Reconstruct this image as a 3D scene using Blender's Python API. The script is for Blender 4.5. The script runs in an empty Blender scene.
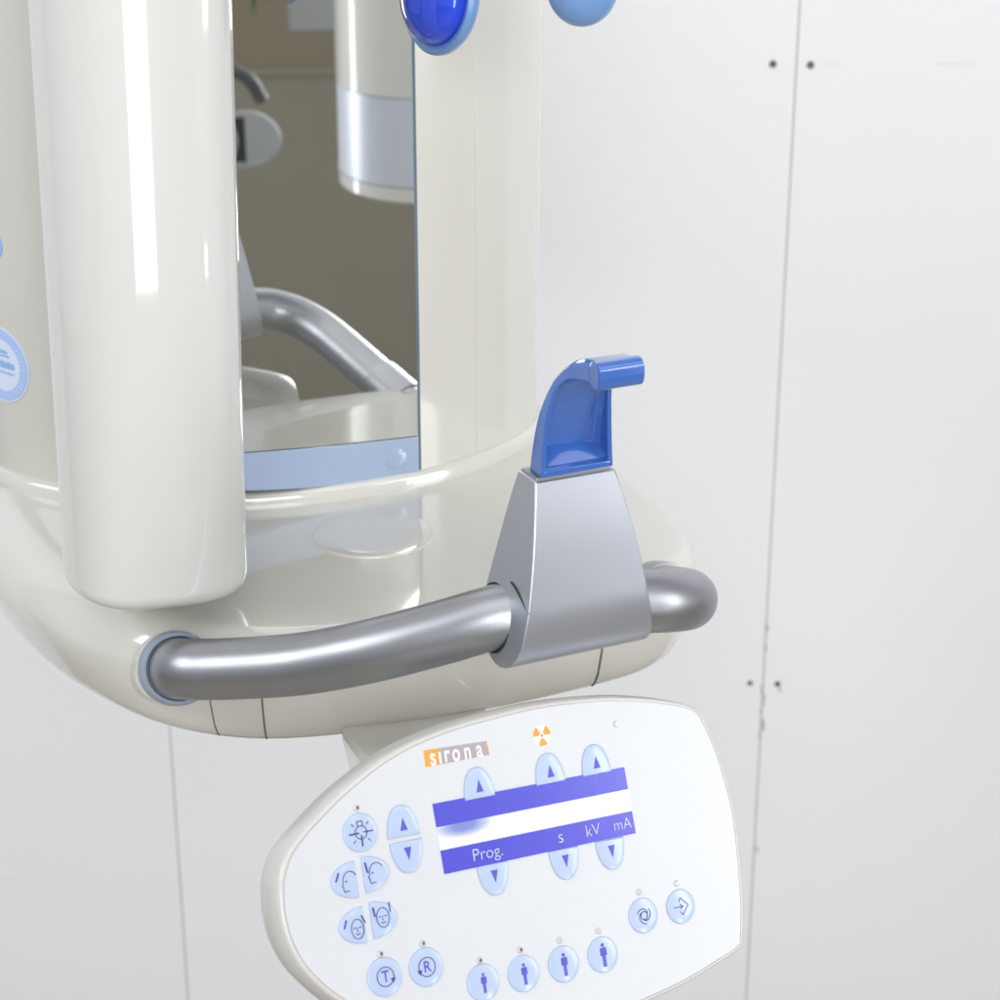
import bpy, bmesh, math, random
from mathutils import Vector, Matrix
random.seed(4)
sc = bpy.context.scene
COL = sc.collection
# ------------------------------------------------------------------ camera frame
F = 2000.0
TH = math.radians(21.5)
CAM = Vector((0, -1.2 * math.cos(TH), 1.2 + 1.2 * math.sin(TH)))
R_ = Vector((1, 0, 0)); F_ = Vector((0, math.cos(TH), -math.sin(TH))); U_ = Vector((0, math.sin(TH), math.cos(TH)))
def ray(x, y): return F_ + R_ * ((x - 500) / F) + U_ * ((500 - y) / F)
def at(x, y, w): return CAM + ray(x, y) * w                    # a point seen at pixel x,y at distance w
def atz(x, y, z):
    d = ray(x, y); return CAM + d * ((z - CAM.z) / d.z)
# device frame: u to its right, v to its back, origin at the mirror's lower left corner
A0 = math.radians(25.5)
UX = Vector((math.cos(A0), math.sin(A0), 0)); VX = Vector((-math.sin(A0), math.cos(A0), 0))
O0 = Vector((-0.155, 0.013, 0))
def dv(u, v, z): return O0 + UX * u + VX * v + Vector((0, 0, z))
def todv(p):
    q = p - O0; return q.dot(UX), q.dot(VX), p.z
MIRV = -.0325
def mirrored(p):                                                # where a thing stands whose reflection is seen at p
    n = -VX; return p - n * (2 * (p - dv(0, MIRV, 0)).dot(n))

# ------------------------------------------------------------------ materials
def mat(name, col, rough=.4, metal=0, coat=0, noise=0, nscale=40, bump=0, bscale=300, spec=.5, trans=0, sss=0, vary_rough=0, coat_rough=.05):
    m = bpy.data.materials.new(name); m.use_nodes = True
    nt = m.node_tree; b = nt.nodes['Principled BSDF']
    b.inputs['Base Color'].default_value = (*col, 1)
    b.inputs['Roughness'].default_value = rough
    b.inputs['Metallic'].default_value = metal
    b.inputs['Coat Weight'].default_value = coat
    b.inputs['Coat Roughness'].default_value = coat_rough
    b.inputs['Specular IOR Level'].default_value = spec
    b.inputs['Transmission Weight'].default_value = trans
    if sss:
        b.inputs['Subsurface Weight'].default_value = sss
        b.inputs['Subsurface Radius'].default_value = (.01, .01, .01); b.inputs['Subsurface Scale'].default_value = .3
    tc = nt.nodes.new('ShaderNodeTexCoord')
    if noise:
        n = nt.nodes.new('ShaderNodeTexNoise'); n.inputs['Scale'].default_value = nscale; n.inputs['Detail'].default_value = 6
        nt.links.new(tc.outputs['Object'], n.inputs['Vector'])
        mx = nt.nodes.new('ShaderNodeMix'); mx.data_type = 'RGBA'
        mx.inputs[6].default_value = (*[c * (1 - noise) for c in col], 1); mx.inputs[7].default_value = (*[min(1, c * (1 + noise)) for c in col], 1)
        nt.links.new(n.outputs['Fac'], mx.inputs[0]); nt.links.new(mx.outputs[2], b.inputs['Base Color'])
    if vary_rough:
        n = nt.nodes.new('ShaderNodeTexNoise'); n.inputs['Scale'].default_value = 14; n.inputs['Detail'].default_value = 5
        nt.links.new(tc.outputs['Object'], n.inputs['Vector'])
        mr = nt.nodes.new('ShaderNodeMapRange'); mr.inputs[3].default_value = rough; mr.inputs[4].default_value = rough + vary_rough
        nt.links.new(n.outputs['Fac'], mr.inputs[0]); nt.links.new(mr.outputs[0], b.inputs['Roughness'])
    if bump:
        n = nt.nodes.new('ShaderNodeTexNoise'); n.inputs['Scale'].default_value = bscale; n.inputs['Detail'].default_value = 3
        nt.links.new(tc.outputs['Object'], n.inputs['Vector'])
        bp = nt.nodes.new('ShaderNodeBump'); bp.inputs['Strength'].default_value = bump; bp.inputs['Distance'].default_value = .001
        nt.links.new(n.outputs['Fac'], bp.inputs['Height']); nt.links.new(bp.outputs[0], b.inputs['Normal'])
    return m
M = dict(
    pillar=mat('ivory_lacquer', (.69, .69, .66), .42, coat=1, vary_rough=.06, noise=.015, nscale=6, bump=.02, bscale=60),
    body=mat('cream_lacquer', (.64, .63, .585), .16, coat=.7, noise=.02, nscale=5, bump=.02, bscale=40),
    shelf=mat('cream_shelf', (.66, .65, .605), .16, coat=1, noise=.02, nscale=7, bump=.015, bscale=50, vary_rough=.08),
    silver=mat('silver_paint', (.54, .565, .63), .36, metal=.9, bump=.05, bscale=1500, vary_rough=.06),
    tube=mat('brushed_tube', (.40, .41, .44), .34, metal=.95, bump=.06, bscale=1200, noise=.05, nscale=60, vary_rough=.08),
    collar=mat('grey_collar', (.30, .35, .44), .45, bump=.03),
    blue=mat('blue_plastic', (.05, .15, .50), .14, coat=1, bump=.02, bscale=60, sss=.05),
    dark=mat('dark_gap', (.02, .02, .022), .7, noise=.2),
    seam=mat('seam_shadow_gap', (.16, .155, .14), .7, noise=.1),
    mirror=mat('mirror_glass', (.88, .89, .87), .012, metal=1, noise=.01, nscale=3),
    mirror_edge=mat('mirror_edge', (.12, .17, .22), .2, noise=.1),
    trim=mat('pale_blue_trim', (.36, .45, .62), .12, coat=.6, noise=.02, nscale=20),
    panelbody=mat('panel_white', (.62, .61, .58), .3, coat=.4, noise=.02, nscale=20, bump=.03, bscale=500),
    face=mat('keypad_film', (.655, .67, .70), .30, noise=.02, nscale=30, bump=.12, bscale=700, vary_rough=.1),
    key=mat('pale_blue_key', (.46, .56, .76), .30, coat=.3, noise=.05, nscale=60),
    ink=mat('navy_ink', (.05, .06, .28), .5, noise=.1),
    inkb=mat('violet_ink', (.10, .09, .55), .45, noise=.1),
    band=mat('violet_display_band', (.080, .078, .60), .25, noise=.1, nscale=150, bump=.04, bscale=700),
    lcd=mat('display_window', (.84, .86, .88), .12, noise=.02),
    lcdblue=mat('display_tint', (.42, .46, .80), .3, noise=.15, nscale=80),
    faint=mat('faint_white_print', (.60, .60, .74), .4, noise=.05),
    white=mat('white_print', (.85, .85, .88), .4, noise=.02),
    orange=mat('orange_print', (.85, .36, .04), .4, noise=.05),
    mauve=mat('grey_mauve_print', (.42, .36, .40), .4, noise=.04),
    led=mat('lamp_lens', (.62, .60, .60), .1, coat=.8, noise=.1),
    chip=mat('lamp_chip', (.16, .10, .09), .4, noise=.1),
    deepblue=mat('deep_blue_pad', (.02, .07, .72), .12, coat=.8, noise=.1, nscale=15, sss=.1),
    paleblue=mat('pale_blue_pad', (.17, .32, .62), .22, coat=.6, noise=.03),
    wall=mat('wall_paint', (.805, .81, .835), .45, noise=.03, nscale=1.6, bump=.05, bscale=160),
    floor=mat('floor_lino', (.34, .315, .265), .6, noise=.10, nscale=12),
    rear=mat('beige_rear_wall', (.33, .29, .215), .7, noise=.05, nscale=4, bump=.05),
    rear2=mat('taupe_dado', (.37, .345, .29), .6, noise=.05, nscale=4),
    leaf=mat('leaf', (.03, .08, .02), .4, noise=.3),
    grey=mat('grey_enamel', (.33, .34, .35), .4, noise=.04),
    sticker=mat('sticker_pale', (.66, .74, .92), .4, noise=.02),
    stblue=mat('sticker_blue', (.28, .50, .88), .4, noise=.05),
    stmid=mat('sticker_midblue', (.40, .56, .88), .4, noise=.05),
    seamwall=mat('wall_joint', (.40, .39, .38), .8, noise=.25, nscale=60),
    paleband=mat('pale_silver_band', (.72, .76, .86), .35, metal=.35, noise=.02),
    darkgrey=mat('dark_grey_arm', (.08, .08, .085), .4, noise=.1),
    scuffc=mat('scuff_mark', (.70, .70, .70), .6, noise=.1, nscale=300),
    stain=mat('wall_chip', (.50, .47, .44), .9, noise=.3, nscale=200),
)

# ------------------------------------------------------------------ helpers
def thing(name, label, cat, loc, group=None):
    o = bpy.data.objects.new(name, None); COL.objects.link(o); o.location = loc; o.empty_display_size = .02
    o['label'] = label; o['category'] = cat
    if group: o['group'] = group
    return o
def wloc(o):
    p = Vector((0, 0, 0))
    while o: p += o.location; o = o.parent
    return p
def mobj(name, verts, faces, m, parent=None, sharp=35, loc=None, bevel=0, label=None, smooth=True):
    """one mesh object; verts in world space; origin at the parent's (children) or loc"""
    base = wloc(parent) if parent else Vector((0, 0, 0))
    c = Vector(loc) if loc is not None else (sum((Vector(v) for v in verts), Vector()) / len(verts))
    me = bpy.data.meshes.new(name); me.from_pydata([Vector(v) - c for v in verts], [], faces); me.update()
    bm_ = bmesh.new(); bm_.from_mesh(me); bmesh.ops.recalc_face_normals(bm_, faces=bm_.faces); bm_.to_mesh(me); bm_.free()
    if smooth:
        for p in me.polygons: p.use_smooth = True
        me.set_sharp_from_angle(angle=math.radians(sharp))
    me.materials.append(M[m])
    o = bpy.data.objects.new(name, me); COL.objects.link(o); o.parent = parent; o.location = c - base
    if bevel:
        b = o.modifiers.new('bevel', 'BEVEL'); b.width = bevel; b.segments = 3; b.limit_method = 'ANGLE'; b.angle_limit = math.radians(30); b.harden_normals = False
    if label: o['label'] = label
    return o
def struct(o): o['kind'] = 'structure'; return o
class MB:
    def __init__(s): s.v = []; s.f = []
    def add(s, v, f):
        k = len(s.v); s.v += [Vector(a) for a in v]; s.f += [tuple(i + k for i in q) for q in f]; return s
    def rings(s, rr, cap0=True, cap1=True, closed=True):
        n = len(rr[0]); v = [p for r in rr for p in r]; f = []
        for i in range(len(rr) - 1):
            for j in range(n if closed else n - 1):
                k = (j + 1) % n
                f.append((i * n + j, i * n + k, (i + 1) * n + k, (i + 1) * n + j))
        if cap0: f.append(tuple(range(n))[::-1])
        if cap1: f.append(tuple((len(rr) - 1) * n + j for j in range(n)))
        return s.add(v, f)
    def box(s, c, ax, ay, az):
        c = Vector(c); v = [c + ax * i + ay * j + az * k for k in (-1, 1) for i, j in ((-1, -1), (1, -1), (1, 1), (-1, 1))]
        return s.add(v, [(3, 2, 1, 0), (4, 5, 6, 7), (0, 1, 5, 4), (1, 2, 6, 5), (2, 3, 7, 6), (3, 0, 4, 7)])
    def build(s, name, m, parent=None, **k): return mobj(name, s.v, s.f, m, parent, **k)
def cr(pts, n=8, closed=False):
    """Catmull-Rom through the points"""
    P = [Vector(p) for p in pts]; out = []
    N = len(P); segs = N if closed else N - 1
    for i in range(segs):
        if closed: a, b, c, d = P[i - 1], P[i], P[(i + 1) % N], P[(i + 2) % N]
        else: a, b, c, d = P[max(i - 1, 0)], P[i], P[i + 1], P[min(i + 2, N - 1)]
        for k in range(n):
            t = k / n
            out.append(.5 * ((2 * b) + (c - a) * t + (2 * a - 5 * b + 4 * c - d) * t * t + (3 * b - a - 3 * c + d) * t ** 3))
    if not closed: out.append(P[-1])
    return out
def tube_rings(path, r, n=32):
    rr = []; up = None
    for i, p in enumerate(path):
        t = (path[min(i + 1, len(path) - 1)] - path[max(i - 1, 0)]).normalized()
        if up is None: up = Vector((0, 0, 1)) if abs(t.z) < .9 else Vector((1, 0, 0))
        up = (up - t * up.dot(t)).normalized(); sd = t.cross(up)
        q = r(i / (len(path) - 1)) if callable(r) else r
        rr.append([p + up * (q * math.cos(a)) + sd * (q * math.sin(a)) for a in [2 * math.pi * k / n for k in range(n)]])
    return rr
def lathe(mb, o, axis, prof, n=48, sx=1, sy=1, ex=None):
    axis = axis.normalized()
    a = ex if ex else (Vector((0, 0, 1)) if abs(axis.z) < .9 else Vector((1, 0, 0)))
    a = (a - axis * a.dot(axis)).normalized(); b = axis.cross(a)
    mb.rings([[o + axis * h + a * (r * sx * math.cos(t)) + b * (r * sy * math.sin(t)) for t in [2 * math.pi * k / n for k in range(n)]] for r, h in prof])
    return mb
def fillet_prof(r, steps=6):
    """(inset, drop) from the top edge to the side"""
    return [(r * (1 - math.sin(a)), r * (1 - math.cos(a))) for a in [math.pi / 2 * k / steps for k in range(steps + 1)]]

# ------------------------------------------------------------------ wall behind with its panels, floor, rear of the room
YW = .86
wall = struct(thing('wall', 'white panelled wall behind the machine', 'wall', (0, YW, 0)))
for k in ('label', 'category'): del wall[k]
xs = [-2.4, -1.5, None, None, 1.6, 2.5]
def aty(x, y, Y):
    d = ray(x, y); return CAM + d * ((Y - CAM.y) / d.y)
xl = aty(179, 865, YW).x; xr = aty(773, 500, YW).x
edges = [-2.2, -1.2, xl, xr, 1.0, 1.9]
for a, b in zip(edges[:-1], edges[1:]):
    g = .0006
    mb = MB().box(((a + b) / 2, YW + .006, 1.3), Vector(((b - a) / 2 - g, 0, 0)), Vector((0, .006, 0)), Vector((0, 0, 1.3)))
    mb.build('wall_panel', 'wall', wall, bevel=.0007)
MB().box((-.15, YW + .02, 1.3), Vector((2.05, 0, 0)), Vector((0, .006, 0)), Vector((0, 0, 1.3))).build('wall_backing', 'seamwall', wall)
MB().box((xl, YW + .0064, 1.3), Vector((.0007, 0, 0)), Vector((0, .0052, 0)), Vector((0, 0, 1.29))).build('joint_strip', 'seamwall', wall)
MB().box((xr, YW + .0064, 1.3), Vector((.0007, 0, 0)), Vector((0, .0052, 0)), Vector((0, 0, 1.29))).build('joint_strip', 'seamwall', wall)
# little screws beside the right joint
for px, py, s in ((773, 64, 1), (810.5, 65, 1), (750, 683, .8), (777.5, 684, .9)):
    p = aty(px, py, YW); sg = thing('screw', {773: 'upper left dark screw head beside the right wall joint', 810.5: 'upper right dark screw head beside the right wall joint',
        750: 'lower left dark screw head beside the right wall joint', 777.5: 'lower right dark screw head beside the right wall joint'}[px], 'screw', p, 'screws in the wall panels')
    mb = MB(); lathe(mb, p, Vector((0, -1, 0)), [(.0035 * s, -.001), (.0035 * s, .0010), (.0028 * s, .0020), (.001, .0024)], 20); mb.build('screw_head', 'dark', sg)
    mb = MB(); mb.box(p + Vector((0, -.0024, 0)), Vector((.0024 * s, 0, .001)), Vector((0, .0004, 0)), Vector((-.0002, 0, .0005))); mb.build('screw_slot', 'grey', sg)
# chips of filler along the joint
mb = MB()
for px, py, sx, sy in ((767, 628, .003, .007), (762, 690, .0028, .009), (761, 712, .002, .006), (763, 725, .0035, .012), (760, 735, .002, .008), (780, 690, .003, .003), (766, 648, .002, .005), (757, 850, .002, .006), (764, 700, .0016, .012)):
    p = aty(px, py, YW - .0006)
    n = 9; mb.rings([[p + Vector((sx * .65 * (.6 + .5 * random.random()) * math.cos(t), h, sy * .8 * (.6 + .5 * random.random()) * math.sin(t))) for t in [2 * math.pi * k / n for k in range(n)]] for h in (.0008, 0)], cap0=False)
mb.build('chipped_filler', 'stain', wall)
mb = MB()
for px, py, L in ((957, 64, .022), (832, 64, .009), (5, 877, .02)):
    p = aty(px, py, YW - .0003); mb.box(p, Vector((L, 0, 0)), Vector((0, .0003, 0)), Vector((0, 0, .0005)))
mb.build('scuff', 'scuffc', wall)
struct(MB().box((0, -1.5, -.02), Vector((5, 0, 0)), Vector((0, 4.5, 0)), Vector((0, 0, .02))).build('floor', 'floor', None, loc=(0, -1.5, 0)))
# rear wall seen only in the mirror
ra = math.radians(46); rd = Vector((math.sin(ra), -math.cos(ra), 0)); rs = Vector((math.cos(ra), math.sin(ra), 0))
rc = dv(.03, -.02, 0) + rd * 3.3
rw = struct(thing('rear_wall', '', '', rc))
for k in ('label', 'category'): del rw[k]
zd = .92
MB().box(rc + Vector((0, 0, zd + (3.2 - zd) / 2)), rs * 1.3, rd * .03, Vector((0, 0, (3.2 - zd) / 2))).build('upper_wall', 'rear', rw)
MB().box(rc + Vector((0, 0, zd / 2)), rs * 1.3, rd * .033, Vector((0, 0, zd / 2 - .001))).build('dado', 'rear2', rw)
MB().box(rc - rd * .036 + Vector((0, 0, zd)), rs * 1.3, rd * .006, Vector((0, 0, .006))).build('dado_rail', 'rear2', rw)

struct(MB().box((2.5, -.75, 1.5), Vector((.03, 0, 0)), Vector((0, .75, 0)), Vector((0, 0, 1.5))).build('reflection_slab', 'rear', None))  # unseen slab, added for a darker band in the column's reflections
# ------------------------------------------------------------------ the machine
mach = thing('panoramic_xray_unit', 'cream dental x-ray column with mirror, glossy shelf and grey tube handle', 'x-ray machine', dv(.05, .1, .6))
ZS = 1.2
# body column: elliptic plan, turned 16 degrees, open at the front where the mirror stands back
BCX, BCY, BA_, BB_, BR = -.153, .122, .182, .130, math.radians(16)
def bp(t, k, z):
    x, y = (BA_ + k) * math.cos(t), (BB_ + k) * math.sin(t)
    return Vector((BCX + x * math.cos(BR) - y * math.sin(BR), BCY + x * math.sin(BR) + y * math.cos(BR), z))
def px_of(p):
    q = p - CAM; return 500 + F * q.dot(R_) / q.dot(F_)
def t_at(px, z, k=0):
    """front-side plan angle seen at pixel column px"""
    return min((abs(px_of(bp(math.radians(a / 8), k, z)) - px), math.radians(a / 8)) for a in range(-170 * 8, -4 * 8))[1]
def body_ring(z, k=0, n=160): return [bp(2 * math.pi * i / n, k, z) for i in range(n)]
TR_ = t_at(419.5, 1.24); TL_ = t_at(140, 1.24); TS = t_at(477, 1.3)
def shell(ta, tb, k0, k1, z0, z1, n=60):
    rr = []
    for i in range(n + 1):
        t = ta + (tb - ta) * i / n; rr.append([bp(t, k0, z0), bp(t, k1, z0), bp(t, k1, z1), bp(t, k0, z1)])
    mb = MB(); mb.rings(rr); return mb
shell(TS - .004, TL_ + 2 * math.pi - .18, -.006, 0, 1.13, 1.9, 130).build('column_body', 'body', mach, bevel=.0006)
shell(TR_, TS - .0055, -.006, .0001, ZS + .006, 1.9, 24).build('front_fascia', 'body', mach, bevel=.0005)
shell(TL_ - .17, TL_, -.006, .0004, ZS + .0105, 1.9, 24).build('front_fascia', 'body', mach, bevel=.0012)
MB().rings([body_ring(ZS - .002, -.006), body_ring(ZS + .004, -.006)]).build('column_floor', 'body', mach)
# lip at its foot
LH = .0085
rr = []
for i in range(11):
    a = math.pi / 2 * i / 10
    rr.append(body_ring(ZS + .0005 + LH * math.sin(a), .0005 + .0045 * math.cos(a)))
mb = MB(); mb.rings([body_ring(ZS - .004, .005)] + rr + [body_ring(ZS + LH, -.006), body_ring(ZS - .001, -.0062)], False, False); mb.build('foot_lip', 'shelf', mach)
# mirror: a flat slab standing on the body's front, flush with the fascia at its right edge
MU0, MU1, MV = -.075, None, MIRV
def on_mirror(px, py):
    d = ray(px, py); w_ = (dv(0, MV, 0) - CAM).dot(VX) / d.dot(VX); return todv(CAM + d * w_)
cA = [on_mirror(*q) for q in ((246, 490.5), (335, 486.0), (418.5, 475))]
cB = [on_mirror(*q) for q in ((246, 452.5), (335, 445.0), (418.5, 436))]
def quadfit(c):
    (x0, _, y0), (x1, _, y1), (x2, _, y2) = c
    return lambda u: y0 * (u - x1) * (u - x2) / ((x0 - x1) * (x0 - x2)) + y1 * (u - x0) * (u - x2) / ((x1 - x0) * (x1 - x2)) + y2 * (u - x0) * (u - x1) / ((x2 - x0) * (x2 - x1))
zbot, ztop = quadfit(cA), quadfit(cB); MU1 = cA[2][0]
def slab(u0, u1, v0, v1, zb0, zt, n=24):
    rr = []
    for i in range(n + 1):
        u = u0 + (u1 - u0) * i / n; b = zb0(u) if callable(zb0) else zb0; t = zt(u) if callable(zt) else zt
        rr.append([dv(u, v0, b), dv(u, v1, b), dv(u, v1, t), dv(u, v0, t)])
    mb = MB(); mb.rings(rr); return mb
slab(MU0, MU1 + .0022, MV + .0006, MV + .028, lambda u: zbot(u) - .0012, 1.89).build('mirror_backing', 'mirror_edge', mach)
slab(MU0, MU1, MV, MV + .0004, zbot, 1.888).build('mirror_glass', 'mirror', mach, smooth=False)
tr = slab(MU0, MU1 - .0002, MV - .0018, MV - .0003, lambda u: zbot(u) + .0008, ztop).build('blue_trim', 'trim', mach, bevel=.0005)
for px, py in ((395, 459),):
    q = on_mirror(px, py); p = dv(q[0], MV - .0017, q[2])
    mb = MB(); lathe(mb, p, -VX, [(.0074, -.001), (.0072, .0001), (.0056, .0005), (.003, .0008), (.0008, .0009)], 36); mb.build('trim_button', 'trim', tr)

# shelf -------------------------------------------------------------
ctrl = [(-.135, .20), (-.150, .10), (-.156, .03), (-.150, -.045), (-.135, -.105), (-.108, -.162), (-.066, -.200), (-.01, -.218), (.05, -.223), (.11, -.224),
        (.168, -.217), (.204, -.191), (.221, -.142), (.228, -.07), (.225, .02), (.212, .10), (.2, .2), (.1, .26), (-.05, .26)]
NS = 10
plan = cr([(a, b, 0) for a, b in ctrl], NS, True); NP = len(plan)
def pnorm(i):
    t = plan[(i + 1) % NP] - plan[i - 1]; return Vector((t.y, -t.x, 0)).normalized()
# orientation: outward should point away from the centre
def outward(i):
    n = pnorm(i); c = plan[i] - Vector((.04, 0, 0)); return n if n.dot(c) > 0 else -n
def frad(i):
    s = i / NS
    pts = [(0, .03), (2, .034), (4, .032), (5, .026), (6, .018), (8, .013), (10, .013), (12, .012), (15, .012), (19, .03)]
    for (a, x), (b, y) in zip(pts[:-1], pts[1:]):
        if a <= s <= b: 
            t = (s - a) / (b - a); t = t * t * (3 - 2 * t); return x + (y - x) * t
    return .02
SB = 1.137
def shelf_pt(i, k, out=0):
    """k 0..1 down the side"""
    i %= NP; r = frad(i); n = outward(i); p = plan[i]
    prof = fillet_prof(r, 8)
    H = ZS - SB
    prof = [(a, b) for a, b in prof] + [(.0025, H * .55 + r * .2), (.006, H * .82 + r * .05), (.009, H - .004), (.0115, H - .001), (.016, H)]
    j = k * (len(prof) - 1); a = int(min(j, len(prof) - 2)); f = j - a
    ins = prof[a][0] * (1 - f) + prof[a + 1][0] * f; dr = prof[a][1] * (1 - f) + prof[a + 1][1] * f
    q = p - n * (ins - out); return dv(q.x, q.y, ZS - dr)
K = 13
rr = [[shelf_pt(i, k / K) for i in range(NP)] for k in range(K + 1)]
cen = Vector((.04, .03, 0))
def shrink(ring, f): 
    c = sum(ring, Vector()) / len(ring); return [c + (p - c) * f for p in ring]
mb = MB(); mb.rings([shrink(rr[0], .3), shrink(rr[0], .8)] + rr + [shrink(rr[-1], .8)])
shelf = mb.build('shelf', 'shelf', mach, sharp=50)
# the round flush disc in front of the mirror
mb = MB(); pc = atz(373, 535, ZS)
lathe(mb, pc, Vector((0, 0, 1)), [(.0345, -.001), (.0345, .0003), (.0342, .0008), (.0325, .0010), (.024, .0006), (.012, .0003), (.002, .0002)], 72)
mb.build('round_cap', 'shelf', shelf)
# panel joints in the front
def nearest_i(px, zz, py):
    best = None
    for i in range(NP):
        p = shelf_pt(i, .75); q = p - CAM; w = q.dot(F_); x = 500 + F * q.dot(R_) / w
        if outward(i).y < -.45 and (best is None or abs(x - px) < best[0]): best = (abs(x - px), i)
    return best[1]
def seam_line(pts, r, name='panel_joint', m='seam'):
    mb = MB(); mb.rings(tube_rings(pts, r, 8)); return mb.build(name, m, shelf)
i1 = nearest_i(264, 0, 0); i2 = nearest_i(598, 0, 0); i3 = nearest_i(213, 0, 0)
kk = [.30 + .70 * j / 30 for j in range(31)]
seam_line([shelf_pt(i1, k, .0001) for k in kk], .0005)
seam_line([shelf_pt(i2, k, .0001) for k in kk], .0006)
seam_line([shelf_pt(i3, k, .0001) for k in [.5 + .5 * j / 16 for j in range(17)]], .0004)
seam_line([shelf_pt(i, .30, .0001) for i in range(i1, i2 + 1)], .0006)
# handle ------------------------------------------------------------
hp = [at(170, 668, 1.085), at(171, 668, 1.055), at(177, 668.5, 1.031), at(190, 669, 1.011), at(225, 669, 1.002), at(300, 664, .985), at(370, 651, .967), at(440, 633, .956), at(505, 615, .951), at(575, 606, .958), at(638, 602, .970),
      at(665, 601, .979), at(682, 600, .994), at(687, 599, 1.014), at(681, 597, 1.037), at(672, 595, 1.064), at(662, 592, 1.092), at(650, 588, 1.122)]
path = cr(hp, 10)
mb = MB(); mb.rings(tube_rings(path, .0155, 48)); handle = mb.build('tube_handle', 'tube', mach)
d0 = (path[22] - path[16]).normalized()
mb = MB(); lathe(mb, path[22], d0, [(.0191, -.030), (.0193, -.005), (.0191, -.0008), (.0183, .0006), (.0168, .0003), (.0157, -.002)], 64); mb.build('handle_collar', 'collar', handle)
mb = MB(); lathe(mb, path[-16], (path[-20] - path[-14]).normalized(), [(.0168, -.03), (.0168, -.004), (.0165, 0), (.0155, 0)], 48); mb.build('handle_collar', 'tube', handle)
mb = MB(); lathe(mb, path[20], d0, [(.0200, -.045), (.0198, -.020), (.0196, -.009), (.0194, -.0070), (.0189, -.0064)], 64); mb.build('handle_socket', 'shelf', shelf)

MB().box((BCX, .55, 1.5), Vector((.07, 0, 0)), Vector((0, .305, 0)), Vector((0, 0, .25))).build('wall_mount', 'body', mach, bevel=.01)

# sticker on the left of the body
def on_body(px, py):
    d = ray(px, py); w = .9
    while w < 1.6:
        p = CAM + d * w; x, y = p.x - BCX, p.y - BCY
        X, Y = x * math.cos(BR) + y * math.sin(BR), -x * math.sin(BR) + y * math.cos(BR)
        if (X / (BA_ + .0002)) ** 2 + (Y / (BB_ + .0002)) ** 2 <= 1: return p, math.atan2(Y / BB_, X / BA_)
        w += .0004
    return CAM + d * 1.2, -2
sp, st0 = on_body(2, 364); sz0 = sp.z
def st_pt(a, b, k):                                              # a along the surface, b up
    du = math.hypot(BA_ * math.sin(st0), BB_ * math.cos(st0)); t = st0 + a / du
    return bp(t, k, sz0 + b)
stk = thing('round_sticker', 'round pale blue sticker with a ring of faint lettering on the cream column', 'sticker', sp)
def st_disc(r0, r1, k, name, m, parent, n=64):
    mb = MB(); nr = 5
    rr = [[st_pt((r0 + (r1 - r0) * j / nr) * math.cos(2 * math.pi * i / n), (r0 + (r1 - r0) * j / nr) * math.sin(2 * math.pi * i / n), k) for i in range(n)] for j in range(nr, -1, -1)]
    mb.rings([[st_pt(r1 * math.cos(2 * math.pi * i / n), r1 * math.sin(2 * math.pi * i / n), k - .0004) for i in range(n)]] + rr, cap0=False, cap1=(r0 < .002)); return mb.build(name, m, parent)
SR = .0235
st_disc(.001, SR, .0005, 'sticker_base', 'sticker', stk)
st_disc(.0165, .0225, .0007, 'sticker_ring', 'stmid', stk)
mb = MB()
for i in range(30):
    a = 2 * math.pi * i / 30
    if i % 6 == 5: continue
    c = (.0195 * math.cos(a), .0195 * math.sin(a)); er = (math.cos(a), math.sin(a)); et = (-er[1], er[0])
    def g(x, y): return st_pt(c[0] + er[0] * y + et[0] * x, c[1] + er[1] * y + et[1] * x, .0010)
    for x0, x1, y0, y1 in (((-.0013, -.0008, -.0016, .0016), (.0008, .0013, -.0016, .0016)) if i % 3 else ((-.0003, .0003, -.0016, .0016), (-.0012, .0012, .0011, .0016))):
        mb.add([g(x0, y0), g(x1, y0), g(x1, y1), g(x0, y1)], [(0, 1, 2, 3)])
mb.build('sticker_ring_lettering', 'sticker', stk)
mb = MB()
for (x0, x1, y) , h in (((-.012, .0125, .0005), .0022), ((-.009, .007, .0085), .0010), ((-.011, .012, -.0045), .0006), ((-.006, .009, .0060), .0006)):
    n = 12
    for i in range(n):
        a = x0 + (x1 - x0) * i / n; b = a + (x1 - x0) / n * .8
        mb.add([st_pt(a, y - h, .0008), st_pt(b, y - h, .0008), st_pt(b, y + h * (.5 if i % 3 else 1.2), .0008), st_pt(a, y + h, .0008)], [(0, 1, 2, 3)])
mb.build('sticker_lines', 'stblue', stk)

sp, st0 = on_body(-9.5, 243); sz0 = sp.z
stk2 = thing('small_sticker', 'sliver of a small blue sticker at the photo edge above the round sticker', 'sticker', sp)
st_disc(.001, .0105, .0005, 'sticker_base', 'stblue', stk2)
# ------------------------------------------------------------------ front-left pillar (rotating arm's sensor side)
def sup(c, a, b, rot, n0=4, n1=4, N=256):
    out = []
    for i in range(N):
        t = 2 * math.pi * i / N; n = n0 + (n1 - n0) * (.5 - .5 * math.cos(t)); x = a * math.copysign(abs(math.cos(t)) ** (2 / n), math.cos(t)); y = b * math.copysign(abs(math.sin(t)) ** (2 / n), math.sin(t))
        out.append(Vector((c[0] + x * math.cos(rot) - y * math.sin(rot), c[1] + x * math.sin(rot) + y * math.cos(rot), 0)))
    return out
PC = (-.1822, -.148); PL = sup(PC, .0469, .0518, math.radians(14), 3.4, 2.05)
pz = 1.217
pil = thing('rotating_arm_housing', 'tall ivory rounded housing hanging in front of the column at left', 'machine arm', (PC[0], PC[1], pz))
def pring(z, f): return [Vector((PC[0] + (z - pz) * .022 + (p.x - PC[0]) * f, PC[1] + (p.y - PC[1]) * f, z)) for p in PL]
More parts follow.
